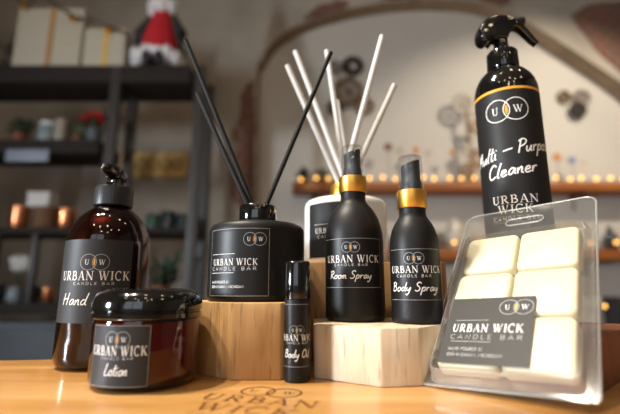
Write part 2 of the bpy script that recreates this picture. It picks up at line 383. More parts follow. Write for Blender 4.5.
def cyl_label(thing_, R, a0, a1, z0, z1, pr, face='label', lift=.12, tag_label=None, mats=None):
    """a label wrapped round a cylinder: u = arc length in mm from the side that faces -Y."""
    mb = MB(); mb.norecalc = True
    f = lambda u, v, l: Vector(((R+lift+l)*math.sin(u/R)/1000, -(R+lift+l)*math.cos(u/R)/1000, v/1000))
    n = max(6, int(abs(a1-a0)/3)); rows = []
    for z in (z0, (z0+z1)/2, z1): rows.append([mb.bm.verts.new(f(math.radians(a0+(a1-a0)*i/n)*R, z, 0)) for i in range(n+1)])
    for r0, r1 in zip(rows, rows[1:]):
        for i in range(n): mb.face([r0[i], r0[i+1], r1[i+1], r1[i]])
    pr.emit(mb, f)
    o = mb.build('label', mats or [face, 'print', 'dimprint', 'goldprint'], thing_)
    if tag_label: o['label'] = tag_label
    return o
def mm(prof): return [(r/1000, z/1000) for r, z in prof]
def rnd(r, z0, z1, c0, c1, n=5):
    """profile of a solid cylinder with rounded bottom (c0) and top (c1) edges, mm"""
    p = [(0, z0)]
    p += [(r-c0+c0*math.sin(PI/2*i/n), z0+c0-c0*math.cos(PI/2*i/n)) for i in range(n+1)] if c0 else [(r, z0)]
    p += [(r-c1+c1*math.cos(PI/2*i/n), z1-c1+c1*math.sin(PI/2*i/n)) for i in range(n+1)] if c1 else [(r, z1)]
    return p+[(0, z1)]

# ================================================================== SETTING
X0, X1, Y0, YW, ZC = -2.6, 3.4, -2.6, 3.0, 3.3
def px_poly(pts, Y): return [(v.x, v.z) for v in (at(a, b, Y) for a, b in pts)]
arch_px = [(258,300),(257,85),(262,60),(275,40),(300,24),(335,12),(373,4),(420,-1),(470,1),(500,9),(529,23),(567,46),(619,81),(650,108),(690,150),(715,200),(722,300)]
A = px_poly(arch_px, YW)
A = smooth(A, 3)
A = [(A[0][0], 0)]+A+[(A[-1][0], 0)]
mb = MB()
iL = max(i for i, p in enumerate(A[:len(A)//2]) if p[0] < -.3); iR = min(i for i, p in enumerate(A) if i > len(A)//2 and p[0] > 2.7)
def wq(P, y): mb.face([mb.bm.verts.new((x, y, z)) for x, z in P], False)
for y in (YW, YW+.15):
    for i in range(len(A)-1):
        (xa, za), (xb, zb) = A[i], A[i+1]
        if i < iL: wq([(X0, za), (xa, za), (xb, zb), (X0, zb)], y)
        elif i < iR: wq([(xa, za), (xa, ZC), (xb, ZC), (xb, zb)], y)
        else: wq([(xa, za), (X1, za), (X1, zb), (xb, zb)], y)
    wq([(X0, A[iL][1]), A[iL], (A[iL][0], ZC), (X0, ZC)], y); wq([A[iR], (X1, A[iR][1]), (X1, ZC), (A[iR][0], ZC)], y)
mb.mi = 1                                                    # the soffit of the arch is bare brown plaster
V = [[mb.bm.verts.new((x, y, z)) for x, z in A] for y in (YW, YW+.15)]
for i in range(len(A)-1): mb.face([V[0][i], V[0][i+1], V[1][i+1], V[1][i]])
struct(mb, 'wall_back', ['plaster', 'arch'])
mb = MB(); mb.box(A[0][0]-.1, X1, YW+.151, YW+.25, 0, ZC); struct(mb, 'wall_recess', 'white_wall')
mb = MB(); mb.box(X0-.1, X0, Y0, -.97, 0, ZC); mb.box(X0-.1, X0, -.53, YW+.25, 0, ZC); mb.box(X0-.1, X0, -.97, -.53, 0, .98); mb.box(X0-.1, X0, -.97, -.53, 1.62, ZC)
struct(mb, 'wall_left', 'side_wall')
mb = MB(); mb.box(X1, X1+.1, Y0, YW+.25, 0, ZC); struct(mb, 'wall_right', 'side_wall')
mb = MB(); mb.box(X0, -1.9, Y0-.1, Y0, 0, ZC); mb.box(.3, X1, Y0-.1, Y0, 0, ZC); mb.box(-1.9, .3, Y0-.1, Y0, 0, .9); mb.box(-1.9, .3, Y0-.1, Y0, 2.7, ZC)
struct(mb, 'wall_front', 'side_wall')
mb = MB(); mb.box(X0-.1, X1+.1, Y0-.1, YW+.25, -.1, 0); struct(mb, 'floor', 'floor')
mb = MB(); mb.box(X0-.1, X1+.1, Y0-.1, YW+.25, ZC, ZC+.1); struct(mb, 'ceiling', 'ceil')
# window frames in the two openings behind the camera
mb = MB()
for z0, z1, y0, y1 in ((.98,1.01,-.97,-.53),(1.59,1.62,-.97,-.53),(.98,1.62,-.97,-.94),(.98,1.62,-.56,-.53)): mb.box(X0-.08, X0-.02, y0, y1, z0, z1)
struct(mb, 'window_1', 'charcoal')
mb = MB()
for z0, z1, x0, x1 in ((.9,.96,-1.9,.3),(2.64,2.7,-1.9,.3),(.9,2.7,-1.9,-1.84),(.9,2.7,.24,.3),(.9,2.7,-.83,-.77)): mb.box(x0, x1, Y0-.08, Y0-.02, z0, z1)
struct(mb, 'window_2', 'charcoal')
# patches where the plaster has come away from the brick
def patch(n, pts):
    P = px_poly(pts, YW-.012); out = []
    for (a, b), (c, d) in zip(P, P[1:]+P[:1]):
        L = math.hypot(c-a, d-b); k = max(1, int(L/.05))
        for i in range(k): out.append((a+(c-a)*i/k+random.uniform(-.012, .012), b+(d-b)*i/k+random.uniform(-.012, .012)))
    m = MB(); m.slab(out, YW-.012, YW+.002); struct(m, 'trim_%d' % n, 'brick')
patch(1, [(240,96),(246,84),(255,80),(255,120),(255,190),(255,262),(244,256),(240,210),(232,196),(231,172),(238,150),(233,132),(241,114)])
patch(2, [(304,18),(316,6),(336,0),(350,2),(348,7),(330,11),(310,19)])
patch(3, [(380,-2),(388,-12),(420,-14),(424,-5),(400,-1)])
patch(4, [(478,-2),(482,-12),(508,-8),(512,2),(500,6)])
patch(5, [(572,14),(590,4),(640,0),(680,40),(680,120),(650,100),(622,72),(596,50)])

# ================================================================== BACKGROUND, LEFT: SHELVING
YF, YB = 2.0, 2.24
unit = thing('shelving_unit', 'tall dark wood and black steel shelving unit against the left of the wall', 'shelf', (at(100, 300, YF).x, YF, 0))
ux = unit.location.x
def xz(px, py, Y=YF): v = at(px, py, Y); return v.x, v.z
def board(px0, px1, py0, py1, name='shelf_board'):
    xa, zt = xz(px0, py0); xb, zb = xz(px1, py1)
    m = MB(); m.box(xa-ux, xb-ux, 0, YB-YF, zb, zt, .004); m.build(name, 'shelfdark', unit)
    return zt
ZTOP = board(-90, 190, 65, 82); ZMID = board(-90, 97, 139, 153); ZLOW = board(-90, 190, 227, 234)
ZBOT = board(-90, 190, 303, 315)
for px in (-92, 104, 193):
    for y in (0, YB-YF-.03):
        xa = xz(px-5, 200)[0]; xb = xz(px+5, 200)[0]
        m = MB(); m.box(xa-ux, xb-ux, y-.005, y+.03, 0, ZTOP-.004, .003); m.build('post', 'black_metal', unit)
for px in (-2, 36):
    xa = xz(px, 200)[0]; m = MB(); m.box(xa-ux, xa-ux+.028, .004, .034, ZBOT, ZLOW-.03, .003); m.build('bracket_post', 'black_metal', unit)
t = MB(); xa, za = xz(8, 150); xb, zb = xz(49, 162); t.box(xa-ux, xb-ux, -.012, -.002, zb, za, .002); o = t.build('price_strip', 'tag', unit); o['label'] = 'pale blue grey price strip on the shelf edge'

def lath(name, label, cat, px, zbase, Y, parts, group=None, dx=0):
    """round thing standing at frame column px on a shelf: parts = (name, material, profile in m)"""
    o = thing(name, label, cat, (at(px, 250, Y).x+dx, Y, zbase), 0, group)
    for nm, m, prof in parts:
        b = MB(); b.lathe(prof, 28); b.build(nm, m, o)
    return o
def plant(name, label, px, zbase, Y, rp, hp, spread, n, leafm='green', potm='terracotta', L=.06, flowers=0, cat='plant', group=None):
    o = thing(name, label, cat, (at(px, 250, Y).x, Y, zbase), 0, group)
    b = MB(); b.lathe([(0,0),(rp*.75,0),(rp,hp),(rp*.86,hp),(rp*.8,hp*.85),(0,hp*.85)], 20); b.build('pot', potm, o)
    b = MB()
    for i in range(n):
        a = random.uniform(0, 2*PI); e = random.uniform(.1, 1.3)
        r = random.uniform(0, spread*.5)
        p = (r*math.cos(a), r*math.sin(a)*.8, hp*.85+random.uniform(0, spread*.9))
        b.leaf(p, (math.cos(a)*math.cos(e), math.sin(a)*math.cos(e), math.sin(e)), L*random.uniform(.7, 1.2), L*.45)
    b.tube([(0,0,hp*.8),(0,0,hp+spread*.7)], .004, 8)
    b.build('foliage', leafm, o)
    for i in range(flowers):
        a = i*2.4; b = MB(); c = (spread*.45*math.cos(a), -spread*.35+.02*math.sin(a), hp+spread*(.4+.13*(i % 3)))
        for k in range(6):
            b.leaf(c, (math.cos(k*PI/3), -.35, math.sin(k*PI/3)), .034, .024)
        b.build('flower', 'red', o)
    return o
# --- on the top board
def gift(label, px0, px1, py0, ribpx, ribm, name='gift_box', deep=.085):
    xa = at(px0, 50, YF+.02).x; xb = at(px1, 50, YF+.02).x; h = at(50, py0, YF+.02).z-ZTOP
    o = thing(name, label, 'gift box', ((xa+xb)/2, YF+.02, ZTOP)); w = (xb-xa)/2
    b = MB(); b.box(-w, w, 0, deep, 0, h, .006); b.build('box', 'paper', o)
    b = MB(); rx = at(ribpx, 50, YF+.02).x-(xa+xb)/2; b.box(rx-.014, rx+.014, -.003, deep+.003, 0, h+.003); b.build('ribbon', ribm, o)
    return o
gift('large cream gift box with tan ribbon, left of the two on the top shelf', 13, 80, 8, 49, 'ribbon')
gift('smaller cream gift box with gold ribbon, right of the two on the top shelf', 83, 124, 28, 105, 'ribbon2')
plant('leafy_plant', 'dark green bushy plant left of the cream gift boxes on the top shelf', -8, ZTOP, YF+.175, .045, .07, .19, 150, L=.06)
g = thing('bell_garland', 'thin dark garland with gold bells draped over the cream gift boxes', 'garland', (at(70, 10, YF+.01).x, YF+.005, at(70, 10, YF).z))
gp = [at(p[0], p[1], YF+.005)-g.location for p in ((14,-6),(26,4),(42,-4),(58,6),(74,16),(92,20),(110,27),(126,33))]
b = MB(); b.tube([Vector((x, 0, z)) for x, z in smooth([(p.x, p.z) for p in gp])], .006, 8); b.build('cord', 'wire', g)
for k in (1, 4, 6):
    b = MB(); c = gp[k]; b.lathe([(0,.0),(.010,-.002),(.014,-.016),(.022,-.030),(.020,-.031),(0,-.02)], 18); o = b.build('bell', 'gold', g, (c.x, -.012, c.z))
doll = thing('plush_doll', 'seated plush doll in a red felt coat with white fluffy trim on the top shelf', 'doll', (at(160, 60, YF+.1).x, YF+.1, ZTOP))
k_ = .00485
b = MB(); b.lathe([(0,.03),(.075,.03),(.106,.07),(.098,.13),(.07,.2),(.05,.245),(0,.25)], 28); b.build('coat', 'red', doll)
b = MB()
for i in range(34):
    a = i*2.399; r = .03+.075*math.sqrt((i+.5)/34); b.ball((r*1.25*math.cos(a), -.045+r*.5*math.sin(a), .035+.03*random.random()), .03, jit=.12, sub=1)
b.build('fluffy_hem', 'fluff', doll)
b = MB()
for i in range(16): a = i*2.399; b.ball((.055*math.cos(a), -.02+.03*math.sin(a), .255+.03*random.random()), .032, jit=.12, sub=1)
b.build('fluffy_collar', 'fluff', doll)
b = MB(); b.ball((0, 0, .32), .055); b.build('head', 'paper', doll)
b = MB(); b.lathe([(.06,.33),(.055,.36),(.03,.42),(0,.46)], 20); b.build('hat', 'fluff', doll)
doll.scale = (1, 1, 1.5)
for sx, nm in ((1, 'arm'), (-1, 'arm')):
    b = MB(); b.tube([(sx*.06,0,.22),(sx*.115,-.02,.15),(sx*.125,-.04,.07)], [.03,.034,.03], 12); b.build(nm, 'charcoal', doll)
for sx in (-.03, .03):
    b = MB(); b.tube([(sx,-.03,.035),(sx*1.1,-.115,.03)], [.026,.024], 12); b.build('boot', 'charcoal', doll)
# --- on the middle board
plant('leafy_plant', 'green plant in a terracotta pot at the far left of the middle shelf', 4, ZMID, YF+.1, .035, .06, .07, 40, L=.06)
lath('jar', 'pale frosted jar between two plants on the middle shelf', 'jar', 33, ZMID, YF+.1, [('body','paleblue',[(0,0),(.045,0),(.05,.01),(.05,.09),(.04,.105),(0,.105)]),('lid','white_box',[(0,.105),(.043,.105),(.043,.125),(0,.127)])])
lath('candle', 'pale grey pillar candle right of the frosted jar on the middle shelf', 'candle', 47, ZMID, YF+.1, [('wax','pewter',[(0,0),(.036,0),(.036,.14),(.03,.146),(0,.14)]),('wick','charcoal',[(0,.14),(.002,.14),(.002,.152),(0,.152)])])
plant('poinsettia', 'red flowering poinsettia in a grey pot on the middle shelf', 82, ZMID, YF+.06, .042, .07, .09, 46, L=.06, potm='slate', flowers=7)
plant('leafy_plant', 'sage coloured plant left of the poinsettia on the middle shelf', 65, ZMID, YF+.14, .032, .06, .06, 36, leafm='sage', L=.055)
# --- on the low board
ML = lambda r, h: [(0,0),(r*.8,0),(r,h*.35),(r*.96,h),(r*.9,h),(r*.92,h*.4),(0,h*.12)]
lath('copper_tumbler', 'copper candle tumbler at the left end of the low shelf', 'tumbler', 15, ZLOW, YF+.08, [('cup','copper',ML(.045,.115))], 'copper tumblers on the low shelf')
lath('copper_tumbler', 'copper candle tumbler right of the wicker basket on the low shelf', 'tumbler', 63, ZLOW, YF+.08, [('cup','copper',ML(.045,.1))], 'copper tumblers on the low shelf')
lath('wicker_basket', 'brown wicker basket under the white card box on the low shelf', 'basket', 42, ZLOW, YF+.1, [('body','wicker',[(0,0),(.05,0),(.058,.06),(.056,.115),(.05,.115),(.045,.01),(0,.01)])])
xb_ = at(45.5, 190, YF+.1); o = thing('card_box', 'white card box standing on the wicker basket', 'box', (xb_.x-.008, YF+.1, ZLOW+.115))
b = MB(); b.box(-.056, .056, -.04, .04, 0, .075, .004); b.build('body', 'white_box', o); b = MB(); b.box(-.0575, .0575, -.0415, .0415, .055, .0765, .003); b.build('lid', 'white_box', o)
for px, m, r, h, lb in ((151,'greenglass',.036,.075,'green glass jar nearest the amber bottle on the low shelf'),(166,'darkglass',.042,.09,'dark glass jar in the middle of the row on the low shelf'),(181,'darkglass',.036,.075,'small dark glass jar beside the steel shelf post')):
    lath('jar', lb, 'jar', px, ZLOW, YF+.08, [('body',m,[(0,0),(r,0),(r,h*.75),(r*.85,h*.85),(0,h*.85)]),('lid','charcoal',[(0,h*.85),(r*.9,h*.85),(r*.9,h),(0,h)])], 'glass jars on the low shelf')
for px, m, r, h, lb in ((108,'darkglass',.04,.08,'dark jar behind the amber pump bottle on the low shelf'),(84,'wicker',.04,.07,'brown tub behind the amber pump bottle on the low shelf')):
    lath('jar', lb, 'jar', px, ZLOW, YF+.12, [('body',m,[(0,0),(r,0),(r,h*.75),(r*.85,h*.85),(0,h*.85)]),('lid','charcoal',[(0,h*.85),(r*.9,h*.85),(r*.9,h),(0,h)])])
# --- below
lath('vase', 'pale blue vase holding a white paper flower on the lowest shelf', 'vase', 21, ZBOT, YF+.1, [('body','paleblue',[(0,0),(.03,0),(.04,.03),(.034,.06),(.026,.075),(.022,.075),(.03,.04),(0,.01)])])
o = thing('paper_flower', 'white paper flower standing in the pale blue vase', 'flower', (at(21, 270, YF+.1).x, YF+.1, ZBOT+.012))
b = MB(); b.tube([(0,0,0),(0,0,.15)], .004, 8); b.build('stem', 'sage', o)
b = MB(); [b.ball((.045*math.cos(i*2.4)*(i/9), .03*math.sin(i*2.4)*(i/9), .165+.025*(i % 2)), .034, jit=.1, sub=1) for i in range(9)]; b.build('bloom', 'white_box', o)
b = MB(); [b.leaf((0,0,.05+.008*i), (math.cos(i*2.2), math.sin(i*2.2), .4), .06, .03) for i in range(8)]; b.build('leaf_cluster', 'sage', o)
lath('candle_jar', 'small dark candle jar left of the vase on the lowest shelf', 'jar', 2, ZBOT, YF+.08, [('body','darkglass',ML(.04,.09))])
lath('candle_jar', 'small copper candle jar right of the vase on the lowest shelf', 'jar', 53, ZBOT, YF+.08, [('body','copper',ML(.03,.07))])
lath('candle_jar', 'small black candle jar right next to the vase on the lowest shelf', 'jar', 38, ZBOT, YF+.1, [('body','charcoal',ML(.035,.08))])
plant('leafy_plant', 'green plant on the lowest shelf behind the lotion jar', 164, ZBOT, YF+.1, .05, .08, .13, 60, L=.075)
cb = thing('low_cabinet', 'slate grey low cabinet under the shelving boards', 'cabinet', (at(60, 330, YF+.02).x-.55, YF+.03, 0))
hcab = ZBOT-.09
b = MB(); b.box(-.6, .6, 0, .16, .0, hcab, .004); b.build('body', 'slate', cb)
for x in (-.585, -.19, .205):
    b = MB(); b.box(x, x+.38, -.016, 0, .03, hcab-.03, .004); d = b.build('door', 'slate', cb)
    b = MB(); b.tube([(x+.34,-.03,hcab*.5),(x+.34,-.03,hcab*.5+.1)], .006, 10); b.build('handle', 'black_metal', d)
# yellow painted sign between the posts, on the wall
va = at(121, 152, YW-.02); vb = at(186, 177, YW-.02)
sg = thing('wooden_sign', 'yellow wooden sign board with faded lettering hanging on the wall behind the shelf', 'sign', ((va.x+vb.x)/2, YW-.002, vb.z))
b = MB(); w_ = (vb.x-va.x)/2; h_ = va.z-vb.z; b.box(-w_, w_, -.024, -.002, 0, h_, .004); b.build('board', 'sign', sg)
pr = Print()
for i in range(5):
    u = -w_*1000*.72+i*w_*1000*.36; pr.ring(u, h_*500, h_*170, h_*75, 0)
b = MB(); b.norecalc = True; pr.emit(b, lambda u, v, l: Vector((u/1000, -.0246, v/1000)), 20); b.build('faded_lettering', 'sign_ink', sg)

# ================================================================== BACKGROUND, RIGHT: SHELVES IN THE RECESS
YS = 2.93
def wall_shelf(label, px0, px1, py0, py1):
    xa, zt = xz(px0, py0, YS); xb, zb = xz(px1, py1, YS)
    o = thing('wall_shelf', label, 'shelf', ((xa+xb)/2, YS, zb)); w = (xb-xa)/2
    b = MB(); b.box(-w, w, 0, YW+.15-YS, 0, zt-zb, .004); b.build('board', 'shelforange', o)
    n = 5
    for i in range(n):
        x = -w*.9+1.8*w*i/(n-1); b = MB(); b.slab([(x, -.12), (x+.02, -.12), (x+.02, 0), (x, 0)], YW+.15-YS-.03, YW+.15-YS); b.box(x, x+.02, .05, YW+.15-YS, -.02, 0); b.build('bracket', 'black_metal', o)
    return zt
ZS1 = wall_shelf('orange stained upper wall shelf lined with fairy lights', 292, 700, 182, 190)
ZS2 = wall_shelf('orange stained lower wall shelf below the fairy lit one', 340, 700, 249, 259)
ZS3 = wall_shelf('orange stained bottom wall shelf, lowest of the three in the alcove', 340, 700, 330, 342)
def lights(label, pxs, py, z, seed):
    rr = random.Random(seed)
    o = thing('fairy_light_string', label, 'string lights', (at(pxs[0], py, YS).x, YS-.012, z)); P = []
    for k, px in enumerate(pxs):
        v = at(px+rr.uniform(-1.5, 1.5), py+rr.uniform(-1.2, 1.2), YS); x = v.x-o.location.x; zz = max(v.z-z, .014); P.append((x, zz))
        m = MB(); m.ball((x, 0, zz), .012, sub=2); m.build('bulb', 'bulb', o)
    m = MB(); m.tube([Vector((x, .006, zz-.012)) for x, zz in P], .0022, 6); m.build('wire', 'wire', o)
    return o
lights('warm fairy light string along the edge of the upper wall shelf', [302+13.3*i for i in range(26)], 179, ZS1, 1)
lights('sparse warm fairy light string along the edge of the lower wall shelf', [372+27*i for i in range(11)], 243, ZS2, 2)
lights('sparse warm fairy light string on the bottom wall shelf', [372+33*i for i in range(9)], 307, ZS3, 3)
plant('leafy_plant', 'small dark green plant at the left end of the upper wall shelf', 303, ZS1, YS+.09, .045, .05, .06, 30, L=.06)
plant('leafy_plant', 'small sage plant second from the left end of the upper wall shelf', 321, ZS1, YS+.09, .045, .05, .06, 30, leafm='sage', L=.055)
lath('bottle', 'pale glass bottle between the reeds on the upper wall shelf', 'bottle', 336, ZS1, YS+.1, [('body','pearl',[(0,0),(.035,0),(.04,.02),(.04,.09),(.015,.12),(.015,.15),(0,.15)])])
def ornament(label, px, py, m, r):
    v = at(px, py, YS+.08); o = thing('stem_ornament', label, 'ornament', (v.x, YS+.08, ZS1), 0, 'coloured stem ornaments on the upper wall shelf')
    h = v.z-ZS1
    b = MB(); b.lathe([(0,0),(.03,0),(.03,.006),(.006,.012),(0,.012)], 20); b.build('base', 'pewter', o)
    b = MB(); b.tube([(0,0,.01),(0,0,h-r*.5)], .003, 8); b.build('stem', 'pewter', o)
    b = MB(); P = [(r*(1.25 if i % 2 == 0 else .6)*math.sin(i*PI/5), h+r*(1.25 if i % 2 == 0 else .6)*math.cos(i*PI/5)) for i in range(10)]
    b.slab(P, -.012, .012, .004); b.build('star', m, o)
ornament('rust red star ornament on a thin stem, leftmost on the upper wall shelf', 388, 147, 'rust', .032)
ornament('orange star ornament on a thin stem above the short spray bottle', 416, 150, 'orange', .026)
ornament('orange star ornament on a thin stem right of the cleaner bottle', 557, 157, 'orange', .03)
ornament('pale blue star ornament on a thin stem right of the orange one', 572, 160, 'bluegl', .026)
ornament('pale orange star ornament on a thin stem left of the metal sculpture', 452, 152, 'orange', .022)
# gears
def gear_mesh(b, cx, cz, r, y0, y1, teeth=14, hole=.35, spokes=0):
    out = []
    for i in range(teeth*4):
        a = 2*PI*i/(teeth*4); rr = r if (i//2) % 2 == 0 else r*.86; out.append((cx+rr*math.sin(a), cz+rr*math.cos(a)))
    n = len(out); hr = r*(.68 if spokes else hole)
    inn = [(cx+hr*math.sin(2*PI*i/n), cz+hr*math.cos(2*PI*i/n)) for i in range(n)]
    V = [[b.bm.verts.new((x, y, z)) for x, z in ring] for ring in (out, inn) for y in (y0, y1)]
    of, ob, nf, nb = V
    for i in range(n):
        j = (i+1) % n
        b.face([of[i], of[j], nf[j], nf[i]], False); b.face([ob[j], ob[i], nb[i], nb[j]], False)
        b.face([of[j], of[i], ob[i], ob[j]], False); b.face([nf[i], nf[j], nb[j], nb[i]], False)
    for k in range(spokes):
        a = 2*PI*k/spokes; b.tube([(cx, (y0+y1)/2, cz), (cx+hr*1.05*math.sin(a), (y0+y1)/2, cz+hr*1.05*math.cos(a))], r*.06, 6)
    if spokes: b.tube([(cx, y0-.004, cz), (cx, y1, cz)], r*.2, 14)
def gears(label, lst):
    v0 = at(lst[0][0], lst[0][1], YW+.13); o = thing('gear_wall_art', label, 'wall decoration', (v0.x, YW+.149, v0.z))
    for i, (px, py, rp, m, sp, hole) in enumerate(lst):
        v = at(px, py, YW+.13); r = rp/F*YW
        b = MB(); gear_mesh(b, v.x-v0.x, v.z-v0.z, r, -.018-.014*(i % 3)-.012, -.004-.014*(i % 3), 14, hole, sp); b.build('gear', m, o)
    b = MB(); p = [at(q[0], q[1], YW+.13)-v0 for q in lst]
    b.tube([(q.x, -.003, q.z) for q in p], .008, 8); b.build('mounting_bar', 'iron', o)
gears('large cluster of dark metal gears on the alcove wall behind the white reeds', [(352.5,66,12.5,'iron',0,.42),(335,68,8,'pewter',5,.4),(347,92,17,'bronze',6,.4),(364,106,11,'bronze',5,.4),(335,108,9,'iron',0,.4)])
gears('small cluster of three metal gears on the alcove wall right of the cleaner bottle', [(564,97,8,'bronze',5,.4),(581,98,9.5,'pewter',6,.4),(576,111,9.5,'iron',0,.12)])
sc_ = thing('metal_sculpture', 'bronze wheel and gear sculpture standing on the upper wall shelf left of the cleaner', 'sculpture', (at(472, 180, YS+.1).x, YS+.1, ZS1))
sx0 = sc_.location.x; s0 = lambda px, py: (at(px, py, YS+.1).x-sx0, at(px, py, YS+.1).z-ZS1)
b = MB(); b.box(-.09, .09, -.05, .05, 0, .03, .006); b.build('base', 'bronze', sc_)
b = MB(); x, z = s0(466, 110); b.tube([(0,0,.02),(.01,0,.25),(x,0,z)], .014, 10); b.build('stem', 'bronze', sc_)
b = MB(); x, z = s0(463, 104); gear_mesh(b, x, z, .092, -.01, .012, 16, .4, 8); b.build('wheel', 'pewter', sc_)
for px, py, r, m in ((476,128,.06,'bronze'),(468,150,.05,'pewter'),(478,160,.085,'bronze'),(466,171,.06,'bronze')):
    b = MB(); x, z = s0(px, py); gear_mesh(b, x, z, r, -.03, -.012, 12, .3, 0); b.build('gear', m, sc_)
lath('glass_jar', 'pearly glass globe jar on the lower wall shelf behind the clear wax pack', 'jar', 455, ZS2, YS+.1, [('body','pearl',[(0,0),(.03,0),(.06,.05),(.07,.11),(.055,.17),(.04,.2),(.04,.23),(0,.23)])])
for px, m, h, lb in ((400,'darkglass',.2,'dark glass bottle on the lower wall shelf behind the spray bottles'),(612,'darkglass',.18,'dark glass bottle at the right of the lower wall shelf'),(375,'bluegl',.16,'blue glass bottle on the lower wall shelf left of the dark one'),(432,'darkglass',.15,'short dark glass bottle on the lower wall shelf beside the globe jar')):
    lath('bottle', lb, 'bottle', px, ZS2, YS+.12, [('body',m,[(0,0),(.04,0),(.045,.01),(.045,h*.6),(.016,h*.78),(.016,h),(0,h)])])
for px, m, h, lb in ((605,'charcoal',.2,'charcoal canister at the right of the bottom wall shelf'),(622,'darkglass',.16,'dark glass canister at the far right of the bottom wall shelf')):
    lath('canister', lb, 'canister', px, ZS3, YS+.12, [('body',m,[(0,0),(.06,0),(.06,h),(0,h)]),('lid','shelfdark',[(0,h),(.062,h),(.062,h+.02),(0,h+.02)])])

# ================================================================== TABLE
tb = thing('display_table', 'varnished honey coloured wooden table with burnt lettering on its top', 'table', (0, .3, 0))
mb = MB()
back = [(.75,.60),(.3,.57),(0,.52),(-.1,.455),(-.2,.425),(-.3,.405),(-.6,.40)]
poly = [(-.6,-.25),(.75,-.25)]+[(x, y-.3) for x, y in back]
poly = [(-.6,-.5),(.75,-.5)]+[(x, y-.3) for x, y in smooth(back, 3)]
mb.prism(poly, T-.045, T, .004, 2)
pr = Print()
hd = math.radians(-16)
def onto(u, v, l):
    c, s = math.cos(hd), math.sin(hd)
    return Vector(((-31+u*c-v*s)/1000, (266+u*s+v*c)/1000-.3, T+.00025))
pr.text('URBAN', 'serif', 0, -7, 14, 74, 1); pr.text('WICK', 'serif', 0, -27, 14, 60, 1); pr.ring(-9, 21, 11, 1.4, 1); pr.ring(9, 21, 11, 1.4, 1)
pr.text('CANDLE BAR', 'sans', 0, -35, 4, 56, 1)
pr.text('U', 'serif', -12, 18, 7, 6, 1); pr.text('W', 'serif', 12, 18, 7, 8, 1)
mb.norecalc = False
bmesh.ops.recalc_face_normals(mb.bm, faces=mb.bm.faces[:]); mb.norecalc = True
pr.emit(mb, onto, 5)
mb.build('tabletop', ['table', 'burn'], tb)
for x, y in ((-.5,-.4),(.62,-.4),(-.5,.02),(.62,.18)):
    b = MB(); b.box(x-.03, x+.03, y-.03, y+.03, 0, T-.045, .004); b.build('leg', 'table', tb)

# ---- wooden riser blocks (footprints in mm, world)
def block(label, poly, h, m, name='wooden_riser'):
    cx = sum(p[0] for p in poly)/len(poly); cy = sum(p[1] for p in poly)/len(poly)
    b = MB(); b.prism([((x-cx)/1000, (y-cy)/1000) for x, y in poly], 0, h/1000, .0012, 2)
    return tag(b.build(name, m, None, (cx/1000, cy/1000, T)), label, 'wooden block')
block('tall angled pine riser block under the matte black reed diffuser', [(-58.7,321),(-22,321.5),(-5,340),(-5,388),(-38,414),(-78,412),(-104,386),(-104,357)], 55.5, 'pine')
block('low pale pine riser block under the two black spray bottles', [(48.7,297.8),(77,302.6),(113.2,342),(110,394),(60,396),(3,392),(3,329.7)], 39, 'pine2')
block('tall pine riser block under the white ceramic reed diffuser, behind the spray bottles', [(1,400),(126,399),(134,411),(134,480),(110,494),(0,494),(-9,480),(-9,418)], 91, 'pine3')
CO = Vector((114.34, 268.45)); CD = Vector((.683,-.730)); CN = Vector((.730,.683))
def tn(t, n): p = CO+CD*t+CN*n; return (p.x, p.y)
block('reddish brown wooden block behind the clear wax pack at the right', [tn(40,30.5),tn(-24,30.5),tn(-70,114),tn(-70,198),tn(40,198)], 35, 'brown')

# ================================================================== PRODUCTS
def loc(x, y, z=0): return (x/1000, y/1000, T+z/1000)
SAT = .0003
# ---- amber hand soap pump bottle
hs = thing('soap_bottle', 'tall amber pump bottle of hand soap at the left with black pump', 'soap bottle', loc(-186.6, 384.5))
body = [(0,1.5),(24,1.2),(29,0),(33,1.5),(35.2,5),(35.8,10),(35.8,102),(35.3,108),(33.8,115),(31.2,122),(27.8,128.2),(23.4,133.4),(18.8,137.2),(16,139.6),(14.5,142),(14.2,146),(0,146)]
b = MB(); b.lathe(mm(body), 72); b.build('bottle_body', 'amber_clear', hs)
b = MB(); b.lathe(mm([(0,3),(30,3),(32.8,8),(33.4,12),(33.4,102),(31.6,113),(28.4,121),(24,127.5),(18,132.5),(0,134)]), 64); b.build('liquid_soap', 'soap', hs)
b = MB()
R = 16.3; prof = []
b.lathe(mm([(0,141.5),(R,141.5),(R+.6,142.2),(R+.6,158.5),(R-.2,160),(0,160)]), 72)
for k in range(48):
    a = 2*PI*k/48; b.tube([(.01665*math.sin(a),-.01665*math.cos(a),.143),(.01665*math.sin(a),-.01665*math.cos(a),.158)], .0004, 6)
b.build('pump_collar', 'satin', hs)
b = MB(); b.lathe(mm([(0,160),(9.5,160),(9.5,162.5),(8.2,164.5),(4.6,165.5),(4.6,172),(0,172)]), 40); b.build('pump_stem', 'gloss', hs)
b = MB()
d = Vector((-.12, -1, 0)).normalized()
b.lathe(mm([(0,169),(7.6,169),(8.6,171),(8.6,174.5),(7.3,177.5),(0,179.5)]), 32)
b.tube([Vector((0,0,.1725))-d*.0095, Vector((0,0,.1745))+d*.004, Vector((0,0,.1755))+d*.012, Vector((0,0,.1748))+d*.019, Vector((0,0,.1722))+d*.023], [.0066,.0074,.006,.0042,.0012], 16)
b.build('pump_head', 'gloss', hs)
pr = Print().logo(5.8, 87.8, 6.6).text('URBAN WICK', 'serif', 4.5, 72.8, 7.6, 60).text('CANDLE BAR', 'sans', 6, 69, 2.2, 33, sp=.4).text('Hand Soap', 'script', 4, 52.6, 10, 50, w=.85)
cyl_label(hs, 35.8, -57, 57.5, 38, 107, pr, 'label_soft')
